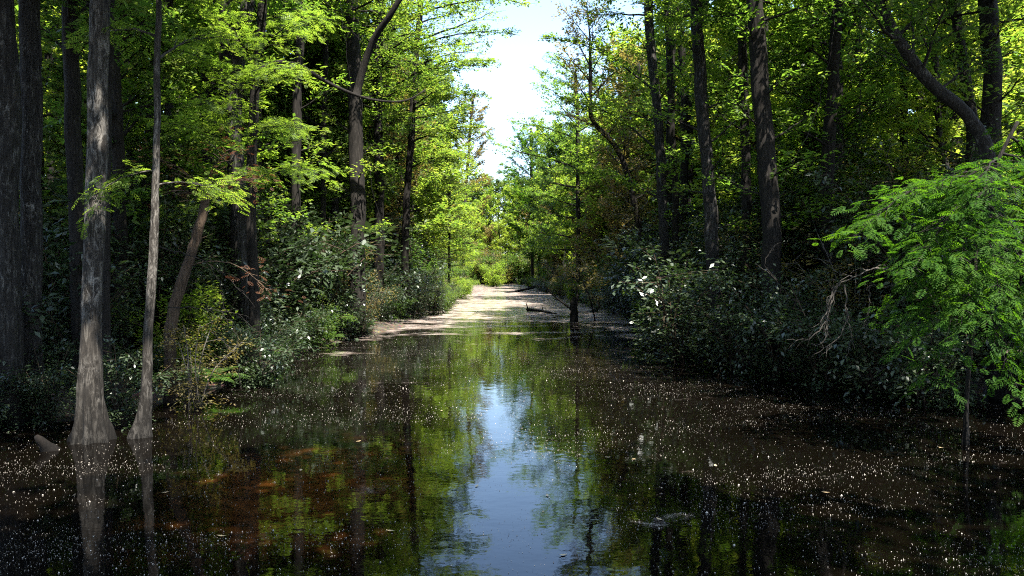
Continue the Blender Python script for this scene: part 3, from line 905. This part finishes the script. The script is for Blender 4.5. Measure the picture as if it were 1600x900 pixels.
# trees closing the far bend
for x, y, kind, sc in [(-13, 146, 'bright', 1.1), (-8.5, 152, 'tan', 1.35), (-4.5, 150, 'bright', 1.35), (-.5, 151, 'bright', 1.5), (3.6, 147, 'tan', 1.3), (6.5, 150, 'cypress', 1.5),
                       (-10, 162, 'cypress', 1.55), (-6, 163, 'maple', 1.6), (-7.5, 157, 'maple', 1.4), (-3, 158, 'maple', 1.5), (-.5, 164, 'cypress', 1.6), (2, 158, 'maple', 1.5), (5, 164, 'maple', 1.6),
                       (-14, 160, 'maple', 1.6), (9, 158, 'maple', 1.6), (-19, 155, 'cypress', 1.6), (-11, 141, 'bright', .8), (-6.5, 144, 'bright', .95), (-8.8, 147, 'bright', 1.1), (-4.2, 145, 'tan', 1.0), (-2, 143, 'bright', .9), (1.2, 141, 'bright', .9), (4.4, 128, 'bright', 1.4), (5.2, 100, 'bright', 1.6), (5.5, 84, 'maple', 1.25)]:
    plant(kind, x, y, sc, rngF.uniform(0, 6.28), "sunlit tree closing off the far bend of the channel", "trees at the far bend")

# ------------------------------------------------------------------ shrubs


def shrub(name, label, seed, H, R, mat, stems=8, nleaf=26, lf=(.105, .05), bark=BARK_BROWN, feather=None, ntw=7, dens=1.0):
    rg = np.random.default_rng(seed)
    root = thing(name, (0, 0, 0), label, "shrub")
    TB = Tubes(); O, D, S = [], [], []
    for i in range(stems):
        az = i * 2.4 + rg.uniform(-.5, .5); lean = rg.uniform(.15, 1.0) * R; h = H * rg.uniform(.6, 1.0) * (1 - .25 * lean / R)
        p0 = np.array([rg.normal(0, .1 * R), rg.normal(0, .1 * R), -.15])
        p1 = np.array([math.cos(az) * lean * .45, math.sin(az) * lean * .45, h * .6])
        p2 = np.array([math.cos(az) * lean, math.sin(az) * lean, h])
        pts = smooth_path([p0, p1, p2], 8)
        TB.add(pts, np.linspace(.022, .006, 8), 4, cap=False)
        for j in range(int(ntw * 1.6)):
            t = rg.uniform(.1, 1.0)
            q = np.array([np.interp(t, np.linspace(0, 1, 8), pts[:, k]) for k in range(3)])
            a2 = az + rg.normal(0, 1.1)
            d = unit(np.array([math.cos(a2), math.sin(a2), rg.uniform(-.25, .6)]))
            tl = R * rg.uniform(.25, .55)
            TB.add(np.stack([q, q + d * tl * .5, q + d * tl]), [.007, .005, .002], 3, cap=False)
            for z in range(2):
                O.append(q + d * tl * (z * .5 + .1)); D.append(d + rg.normal(0, .35, 3)); S.append(rg.uniform(.3, .6) * (R / 1.3) ** .5)
    O, D, S = np.array(O), unit(np.array(D)), np.array(S)
    LV = Leaves()
    if feather: pinnate(rg, LV, O, D, S, **feather)
    else: spray_leaves(rg, LV, O, D, S, nleaf, *lf, flat=.4, spread=.5)
    link("stems", TB.mesh("stems", bark, (0, 0, 0)), root)
    link("foliage", LV.mesh("foliage", mat, (0, 0, 0), .2), root)
    return root


protos['gloss'] = [shrub("glossy_shrub", None, 201, 2.5, 1.35, LEAF_GLOSS, nleaf=17, lf=(.12, .06)), shrub("glossy_shrub", None, 202, 2.3, 1.5, LEAF_GLOSS, nleaf=16, lf=(.135, .065)), shrub("glossy_shrub", None, 203, 2.7, 1.3, LEAF_GLOSS, nleaf=20, lf=(.10, .05))]
protos['thicket'] = [shrub("thicket_shrub", None, 241, 5.6, 2.1, LEAF_GLOSS, stems=15, ntw=11, nleaf=16, lf=(.15, .07)), shrub("thicket_shrub", None, 242, 6.2, 1.9, LEAF_GLOSS, stems=14, ntw=11, nleaf=14, lf=(.16, .075))]
protos['green'] = [shrub("leafy_shrub", None, 211, 2.5, 1.4, LEAF_BROAD), shrub("leafy_shrub", None, 212, 2.4, 1.3, LEAF_BROAD, lf=(.12, .04))]
protos['twiggy'] = [shrub("twiggy_shrub", None, 221, 2.6, 1.3, LEAF_TAN, nleaf=12, lf=(.09, .04), bark=TWIG_GREY)]
protos['lime'] = [shrub("lime_shrub", None, 231, 2.4, 1.4, LEAF_BRIGHT, nleaf=24, lf=(.13, .05))]
GS = {('gloss', -1): ("dark glossy leaved shrub in the thicket lining the left bank", "glossy shrubs along the left bank"),
      ('green', -1): ("dull green leafy shrub in the thicket lining the left bank", "leafy shrubs along the left bank"),
      ('twiggy', -1): ("sparse twiggy tan shrub in the thicket lining the left bank", "twiggy shrubs along the left bank"),
      ('lime', -1): ("lime green shrub in the thicket lining the left bank", "lime shrubs along the left bank"),
      ('gloss', 1): ("dark glossy leaved shrub in the thicket lining the right bank", "glossy shrubs along the right bank"),
      ('green', 1): ("dull green leafy shrub in the thicket lining the right bank", "leafy shrubs along the right bank"),
      ('twiggy', 1): ("sparse twiggy tan shrub in the thicket lining the right bank", "twiggy shrubs along the right bank"),
      ('lime', 1): ("lime green shrub in the thicket lining the right bank", "lime shrubs along the right bank")}
for side in (-1, 1):
    y = 12.0 if side < 0 else 11.0
    row = 0
    while y < 140:
        for r_, (o0, o1, s0, s1) in enumerate([(.0, .8, .6, .95), (1.0, 2.2, 1.2, 1.7), (2.8, 4.6, 1.8, 2.4)]):
            if y > 75 and r_ == 1 and rngF.uniform() < .5: continue
            yy = y + rngF.uniform(-.6, .6) * (1 + y * .02)
            off = rngF.uniform(o0, o1) - (rngF.uniform(0, 1.3) if r_ == 0 and yy > 38 else 0)
            x = bank_l(yy) - off if side < 0 else bank_r(yy) + off
            if abs(x) > .68 * yy + 1.5: continue
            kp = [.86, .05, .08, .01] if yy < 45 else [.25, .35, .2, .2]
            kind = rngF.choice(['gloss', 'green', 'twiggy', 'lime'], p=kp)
            s = rngF.uniform(s0, s1) * (1.0 if y > 20 else (.72 if side < 0 else .9))
            lb, gp = GS[(kind, side)]
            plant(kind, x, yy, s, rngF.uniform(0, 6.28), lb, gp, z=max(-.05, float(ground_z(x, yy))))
        y += 1.35 + y * .035
# deeper, tall understory that closes the view between trunks
for side in (-1, 1):
    for it in range(75):
        yy = 13 + 80 * rngF.uniform() ** 1.3
        off = rngF.uniform(5.5, 20)
        x = bank_l(yy) - off if side < 0 else bank_r(yy) + off
        if abs(x) > .68 * yy + 1.5: continue
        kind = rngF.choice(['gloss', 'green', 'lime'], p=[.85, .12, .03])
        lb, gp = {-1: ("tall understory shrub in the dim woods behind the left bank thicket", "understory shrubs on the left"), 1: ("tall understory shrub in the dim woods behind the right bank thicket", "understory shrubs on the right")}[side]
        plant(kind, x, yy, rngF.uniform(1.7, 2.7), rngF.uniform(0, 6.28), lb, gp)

# tall dark shrubs rising up the trunks
for side in (-1, 1):
    y = 17.0
    while y < 60:
        off = rngF.uniform(2.0, 4.2); x = bank_l(y) - off if side < 0 else bank_r(y) + off
        if abs(x) < .66 * y:
            plant('thicket', x, y, rngF.uniform(.8, 1.15), rngF.uniform(0, 6.28), "tall dark many stemmed shrub climbing past the %s bank trunks" % ('left' if side < 0 else 'right'), "tall shrubs on the %s bank" % ('left' if side < 0 else 'right'))
        if side > 0 or y > 24:
            off = rngF.uniform(5.5, 9); x = bank_l(y) - off if side < 0 else bank_r(y) + off
            if abs(x) < .66 * y:
                plant('thicket', x, y + 1, rngF.uniform(.9, 1.2), rngF.uniform(0, 6.28), "tall dark many stemmed shrub climbing past the %s bank trunks" % ('left' if side < 0 else 'right'), "tall shrubs on the %s bank" % ('left' if side < 0 else 'right'))
        y += 2.6 + .03 * y
# undergrowth wall at the far bend
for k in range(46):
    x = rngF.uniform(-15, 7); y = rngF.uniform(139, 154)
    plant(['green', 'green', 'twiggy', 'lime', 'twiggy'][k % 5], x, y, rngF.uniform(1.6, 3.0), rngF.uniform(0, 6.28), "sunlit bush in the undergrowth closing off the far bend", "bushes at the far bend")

# single shrubs one can point at
for kind, px, py, d, s, lb in [
        ('gloss', 185, 600, 11.4, .52, "small leafy shrub between the pale flaking trunk and the slender spotted trunk"),
        ('gloss', 75, 590, 11.6, .5, "small glossy shrub between the far left trunks and the pale flaking trunk"),
        ('twiggy', 300, 580, 12.9, .62, "sparse tan shrub at the foot of the leaning brown stem"),
        ('gloss', 405, 540, 15.6, .62, "dense rounded dark bush at the water's edge beside the fern"),
        ('lime', 772, 444, 118, 1.9, "bright lime green bush at the far end of the channel"),
        ('gloss', 1050, 500, 19.5, 1.25, "tall shrub with silvery glossy leaves jutting out from the right bank"),
        ('gloss', 1152, 500, 17.6, 1.0, "dark glossy shrub hiding the foot of the thickest right bank trunk"),
        ('gloss', 1225, 500, 16.4, .95, "dark glossy shrub just right of the thickest right bank trunk"),
        ('gloss', 1290, 500, 15.2, .95, "dark shrub behind the bare drooping branch"),
        ('gloss', 1372, 500, 14.2, .9, "dark shrub between the drooping branch and the feathery cypress"),
        ('gloss', 1450, 500, 13.2, .8, "dark shrub in deep shade under the feathery cypress boughs")]:
    p = P(px, py, d)
    plant(kind, p[0], d, s, rngF.uniform(0, 6.28), lb, None, z=max(0, float(ground_z(p[0], d))))
for o in bpy.data.objects:
    if 'group' in o and o['group'] is None: del o['group']

# ------------------------------------------------------------------ ferns


def fern(seed):
    rg = np.random.default_rng(seed)
    root = thing("fern", (0, 0, 0), None, "fern")
    LV = Leaves(); TB = Tubes()
    for i in range(13):
        az = i * 2.4 + rg.uniform(-.3, .3); L = rg.uniform(.6, .95); el = rg.uniform(.7, 1.25)
        t = np.linspace(0, 1, 12)[:, None]
        dh = np.array([math.cos(az), math.sin(az), 0])
        pts = dh * L * (math.cos(el) * t + .35 * t * t) + np.array([0, 0, 1]) * L * (math.sin(el) * t - .55 * t ** 2.4)
        TB.add(pts, np.linspace(.006, .002, 12), 3, cap=False)
        T = unit(np.gradient(pts, axis=0)); S = unit(np.cross(T, [0, 0, 1.])); N = np.cross(S, T)
        for q in range(26):
            u = .12 + .88 * q / 26
            p = np.array([np.interp(u, t[:, 0], pts[:, k]) for k in range(3)]); k = min(11, int(u * 11.9))
            ll = .17 * math.sin(PI * min(1, .25 + u * .75)) + .02
            for sg in (-1, 1):
                d = unit(T[k] * .35 + S[k] * sg + rg.normal(0, .06, 3) - N[k] * .15)
                LV.add((p + d * ll * .5)[None], d[None], N[k][None] + rg.normal(0, .15, (1, 3)), ll, .032)
    link("stalks", TB.mesh("stalks", BARK_BROWN, (0, 0, 0)), root)
    link("fronds", LV.mesh("fronds", LEAF_FERN, (0, 0, 0)), root)
    return root


protos['fern'] = [fern(301)]
for px, d, s, lb in [(362, 14.6, 1.0, "green arching fern on the left bank left of the rounded dark bush"), (585, 24.5, .75, "pale green fern hanging at the left bank waterline, midway to the bend"),
                     (545, 22.5, .7, "dim fern at the left bank just nearer than the pale hanging one"), (455, 19, .6, "small fern in shade just beyond the rounded dark bush"),
                     (1000, 25, .7, "fern at the right bank waterline near the stump"), (640, 29, .8, "fern at the left bank under the slim straight trunk")]:
    p = P(px, 500, d)
    p[0] = min(p[0], bank_l(d) - .25) if px < 800 else max(p[0], bank_r(d) + .25)
    o = plant('fern', p[0], d, s, rngF.uniform(0, 6.28), lb, "ferns along the banks", z=max(.12, float(ground_z(p[0], d))))
    o['category'] = 'fern'

# ------------------------------------------------------------------ bare branches, stump, log, knees
def bare_branch(label, chains, rads, d, mat, name="dead_branch", seed=0):
    rg = np.random.default_rng(seed); TB = Tubes(); base = P(*chains[0][0], d)
    for ch, r in zip(chains, rads):
        pts = smooth_path([P(x, y, d + (q[0] if q else 0)) for x, y, *q in ch], 14) + rg.normal(0, .006, (14, 3))
        pts[1:-1] += rg.normal(0, .012, (12, 3))
        TB.add(pts, np.linspace(r, r * .3, 14), 5, rough=.15, rng=rg, cap=False)
        ln = np.linalg.norm(pts[-1] - pts[0])
        for _ in range(7):
            k = int(rg.integers(3, 14)); dd = unit(pts[min(k, 13)] - pts[k - 2] + rg.normal(0, .12, 3) * ln * .4)
            e = pts[k] + dd * ln * rg.uniform(.08, .25); m2 = (pts[k] + e) / 2 + rg.normal(0, .02, 3)
            TB.add(np.stack([pts[k], m2, e, e + unit(e - m2 + [0, 0, -.05]) * .06 * ln]), [r * .35, r * .3, r * .2, r * .1], 4, cap=False)
    o = link(name, TB.mesh(name, mat, base), None, base)
    return tag(o, label, "branch")


bare_branch("bare pale forked branch drooping to the water at the right",
            [[(1425, 438), (1390, 422), (1360, 420), (1330, 435), (1308, 445)], [(1312, 440), (1300, 460), (1285, 500), (1268, 512)], [(1308, 446), (1292, 490), (1287, 530), (1275, 540)],
             [(1318, 445), (1324, 480), (1322, 505), (1305, 530), (1285, 542), (1268, 536)], [(1300, 470), (1282, 515), (1258, 531), (1230, 531)], [(1322, 495), (1331, 520), (1325, 545)],
             [(1408, 437), (1385, 450), (1360, 445)], [(1360, 446), (1357, 480), (1352, 515)], [(1425, 438), (1450, 455), (1462, 475)]],
            [.018, .013, .012, .013, .010, .009, .010, .009, .011], 10.6, TWIG_BLEACHED, seed=3)
bare_branch("tangle of bare reddish twigs above the fern on the left", [[(250, 385), (300, 400), (345, 425), (380, 455)], [(330, 418), (345, 450), (350, 480)], [(262, 480), (330, 485), (375, 495), (400, 520)], [(330, 520), (360, 545), (372, 570), (378, 590)],
            [(345, 485), (365, 510), (372, 540)]], [.012, .008, .010, .010, .007], 13.0, TWIG_GREY, seed=5)
bare_branch("thin bare branch lying along the top of the feathery cypress", [[(1640, 235), (1590, 255), (1540, 262), (1490, 272)]], [.02], 10.6, TWIG_GREY, seed=6)
bare_branch("bare brown twigs crossing the dark thicket left of the drooping branch", [[(1180, 412), (1200, 425), (1215, 440), (1235, 460), (1262, 478)], [(1285, 380), (1298, 410), (1270, 440)], [(1215, 440), (1195, 405), (1210, 385)]], [.010, .009, .008], 13.5, TWIG_GREY, seed=7)


def stump():
    b = W(897, 503); rg = np.random.default_rng(9)
    root = thing("stump", (b[0], b[1], 0), "dark broken stump standing in the bright scummy water", "stump")
    TB = Tubes(); d = b[1]
    TB.add(smooth_path([b + [0, 0, -.25], b + [0, 0, .4], b + [-.03, 0, .85], b + [.02, 0, 1.1]], 16), np.interp(np.linspace(0, 1, 16), [0, .3, .8, 1], [.21, .18, .15, .05]), 12, rough=.12, rng=rg)
    TB.add(smooth_path([b + [.1, 0, .7], b + [.14, 0, 1.2], b + [.12, 0, 1.5]], 6), np.linspace(.07, .03, 6), 6, rough=.1, rng=rg)
    TB.add(smooth_path([b + [-.1, 0, .55], b + [-.7, 0, 1.0], b + [-1.1, 0, 1.35], b + [-1.3, -.1, 1.65]], 9), np.linspace(.06, .02, 9), 6, rough=.1, rng=rg)
    link("trunk", TB.mesh("trunk", BARK_DARK, root.location), root)
    return b


sb = stump()
pl = [W(824, 487), W(870, 491)]
TB = Tubes()
TB.add(smooth_path([pl[0] + [0, 0, .12], (pl[0] + pl[1]) / 2 + [0, 0, .10], pl[1] + [0, 0, .0]], 10), np.linspace(.085, .05, 10), 8, rough=.12, rng=np.random.default_rng(1))
TB.add(np.stack([pl[0] + [.05, 0, -.15], pl[0] + [.02, 0, .2], pl[0] + [-.08, 0, .5]]), [.05, .045, .02], 6)
TB.add(np.stack([pl[0] + [.85, 0, .08], pl[0] + [.84, 0, .2], pl[0] + [.8, 0, .34]]), [.02, .02, .01], 5)
tag(link("log", TB.mesh("log", BARK_DARK, pl[0]), None, pl[0]), "thin dark half sunken log pointing at the stump", "log")

pf = [W(788, 458), W(868, 451)]
TB = Tubes()
TB.add(smooth_path([pf[0] + [0, 0, -.05], (pf[0] * .6 + pf[1] * .4) + [0, 0, .25], pf[1] + [0, 0, .9]], 12), np.linspace(.10, .2, 12), 8, rough=.12, rng=np.random.default_rng(2))
m_ = pf[0] * .55 + pf[1] * .45
TB.add(np.stack([m_ + [0, 0, .2], m_ + [-.5, 0, 1.0], m_ + [-.7, 0, 1.9]]), [.07, .05, .02], 6)
TB.add(np.stack([m_ + [1, 0, .3], m_ + [.7, 0, .9], m_ + [.9, 0, 1.5]]), [.05, .04, .02], 6)
tag(link("log", TB.mesh("log", BARK_DARK, pf[0]), None, pf[0]), "fallen dark trunk slanting into the water from the far right bank", "log")

sap = tree("sapling", "yellowish leafed sapling leaning over the stump", "sapling", [sb + [1.2, .8, 0], sb + [.6, .5, 1.4], sb + [.2, .3, 2.2]], [.04, .03, .02], 0, BARK_DARK, LEAF_TAN, 61,
           crown=dict(z0=1.0, z1=2.2, nl=7, Lmax=.8, elev=.3, shape='round', bias=(PI, .4), ntw=5, limb_r=.015), nleaf=16, lf=(.14, .05))

rngK = np.random.default_rng(12)
KN = [(182, 655, .55, .16, "tall split cypress knee between the pale trunk and the slender trunk"), (205, 640, .3, .07, "small cypress knee touching the slender spotted trunk"),
      (62, 655, .45, .13, "reddish cypress knee right of the far left trunks"), (98, 700, .2, .14, "broad sloping root knee left of the pale flaking trunk"),
      (28, 640, .4, .12, "cypress knee in front of the far left trunks"), (292, 640, .13, .09, "low dark knee alone in the water beyond the slender trunk"), (318, 636, .1, .16, "flat dark lump beside the low lone knee")]
for px, py, h, r, lb in KN:
    b = W(px, py); TB = Tubes()
    t = np.linspace(0, 1, 9)
    lean = rngK.normal(0, .12, 2)
    pts = np.stack([b[0] + lean[0] * t, b[1] + lean[1] * t, -.2 + (h + .2) * t], 1)
    TB.add(pts, r * (1.25 - t) ** .8 * (1 - .35 * t), 11, rough=.16, rng=rngK)
    tag(link("cypress_knee", TB.mesh("cypress_knee", BARK_ROOT, b), None, b), lb, "knee", "cypress knees")

# ------------------------------------------------------------------ hanging vines
rv = np.random.default_rng(15)
for k, (chain, d, lb) in enumerate([
        ([(533, 0), (545, 120), (575, 260), (600, 380)], 22, "thin pale vine slanting across the forked trunk on the left"),
        ([(1342, 0), (1344, 90), (1341, 200)], 17, "thin dark vine hanging straight left of the curved trunk"),
        ([(505, 0), (560, 60), (640, 120)], 20, "fine pale vine strung from treetop to curved limb on the left"),
        ([(1215, 300), (1265, 200), (1300, 60), (1305, -20)], 18, "looping vine climbing beside the leafy wrapped trunk")]):
    pts = smooth_path([P(x, y, d) for x, y in chain], 18) + rv.normal(0, .02, (18, 3))
    TB = Tubes(); TB.add(pts, np.full(18, .007), 4, cap=False)
    tag(link("vine", TB.mesh("vine", BARK_MOTTLED, pts[0]), None, pts[0]), lb, "vine")

# ------------------------------------------------------------------ floating specks and leaves
rs = np.random.default_rng(21)


def streaks(x, y):
    a = .35
    u = x * math.cos(a) + y * math.sin(a); v = -x * math.sin(a) + y * math.cos(a)
    f = np.sin(v * 2.1 + 1.2 * np.sin(u * .55)) * .5 + np.sin(v * 4.7 + u * .6 + 2 * np.sin(u * .3)) * .35 + np.sin(u * 1.1 + v * .4) * .35 + np.sin(x * 5.1 + y * 1.3) * .15
    return np.clip((f + .9) / 2.0, 0.04, 1) ** 2.2 * .8 + .07


N = 260000
y = 5.0 + 37 * rs.uniform(0, 1, N) ** 1.5
x = rs.uniform(-1, 1, N) * (.66 * y + .5)
ok = (x > bank_l(y) - 1.5) & (x < bank_r(y) + 1.0) & (rs.uniform(0, 1, N) < streaks(x, y) * .8 + .02)
x, y = x[ok], y[ok]
n = len(x)
r = rs.lognormal(0, .55, n) * .0021
th = rs.uniform(0, 6.28, n)
asp = rs.uniform(.35, 1, n)
V = np.zeros((n, 5, 3))
for k in range(4):
    V[:, k, 0] = x + np.cos(th + k * PI / 2) * r * (asp if k % 2 else 1)
    V[:, k, 1] = y + np.sin(th + k * PI / 2) * r * (asp if k % 2 else 1)
    V[:, k, 2] = .003
V[:, 4] = np.stack([x, y, .004 + r * rs.uniform(.5, 1.3, n)], 1)
i0 = np.arange(n)[:, None] * 5
T = np.concatenate([np.concatenate([i0 + k, i0 + (k + 1) % 4, i0 + 4], 1) for k in range(4)])
SPECK = plain("floating_petal", (.06, .045, .032), (.42, .38, .33), 1, .45, .5)
tag(link("floating_petals", quads_mesh("floating_petals", V.reshape(-1, 3), T, SPECK)), kind='stuff')

FLOATL = plain("fallen_leaf", (.28, .18, .08), (.55, .42, .25), 1, .4, .5)
for k, (px, py) in enumerate([(346, 838), (745, 760), (855, 775), (950, 715), (1118, 728), (1470, 700), (1236, 652), (560, 690), (990, 718), (690, 642), (1030, 812), (610, 830), (470, 735), (1290, 770), (880, 868), (258, 770)]):
    b = W(px, py)
    LV = Leaves(); a = rs.uniform(0, 6.28)
    LV.add(np.array([[0, 0, .012]]), np.array([[math.cos(a), math.sin(a), .05]]), np.array([[0, 0, 1.]]), .085, .035)
    tag(link("fallen_leaf", LV.mesh("fallen_leaf", FLOATL, (0, 0, 0), -.15), None, b), "single dry leaf floating flat on the dark open water", "leaf", "fallen leaves floating on the water")

# ------------------------------------------------------------------ far-off woods that read as one mass
rw = np.random.default_rng(31)
LV = Leaves()
N = 90000
s = rw.integers(0, 3, N)
yy = np.where(s == 2, rw.uniform(166, 185, N), rw.uniform(18, 170, N))
xx = np.where(s == 2, rw.uniform(-60, 60, N), np.where(s == 0, -1, 1) * (rw.uniform(0, 8, N) + 30 + yy * .12))
zz = rw.uniform(0, 10.5, N) + 3 * np.sin(xx * .4 + yy * .3)
c = np.stack([xx, yy, np.maximum(zz, .2)], 1)
c += rw.normal(0, .5, (N, 3))
LV.add(c, rw.normal(0, 1, (N, 3)), rw.normal(0, .6, (N, 3)) + [0, 0, .8], rw.uniform(.4, .8, N), rw.uniform(.25, .4, N))
tag(link("far_woods", LV.mesh("far_woods", LEAF_BROAD, (0, 0, 0))), kind='stuff')
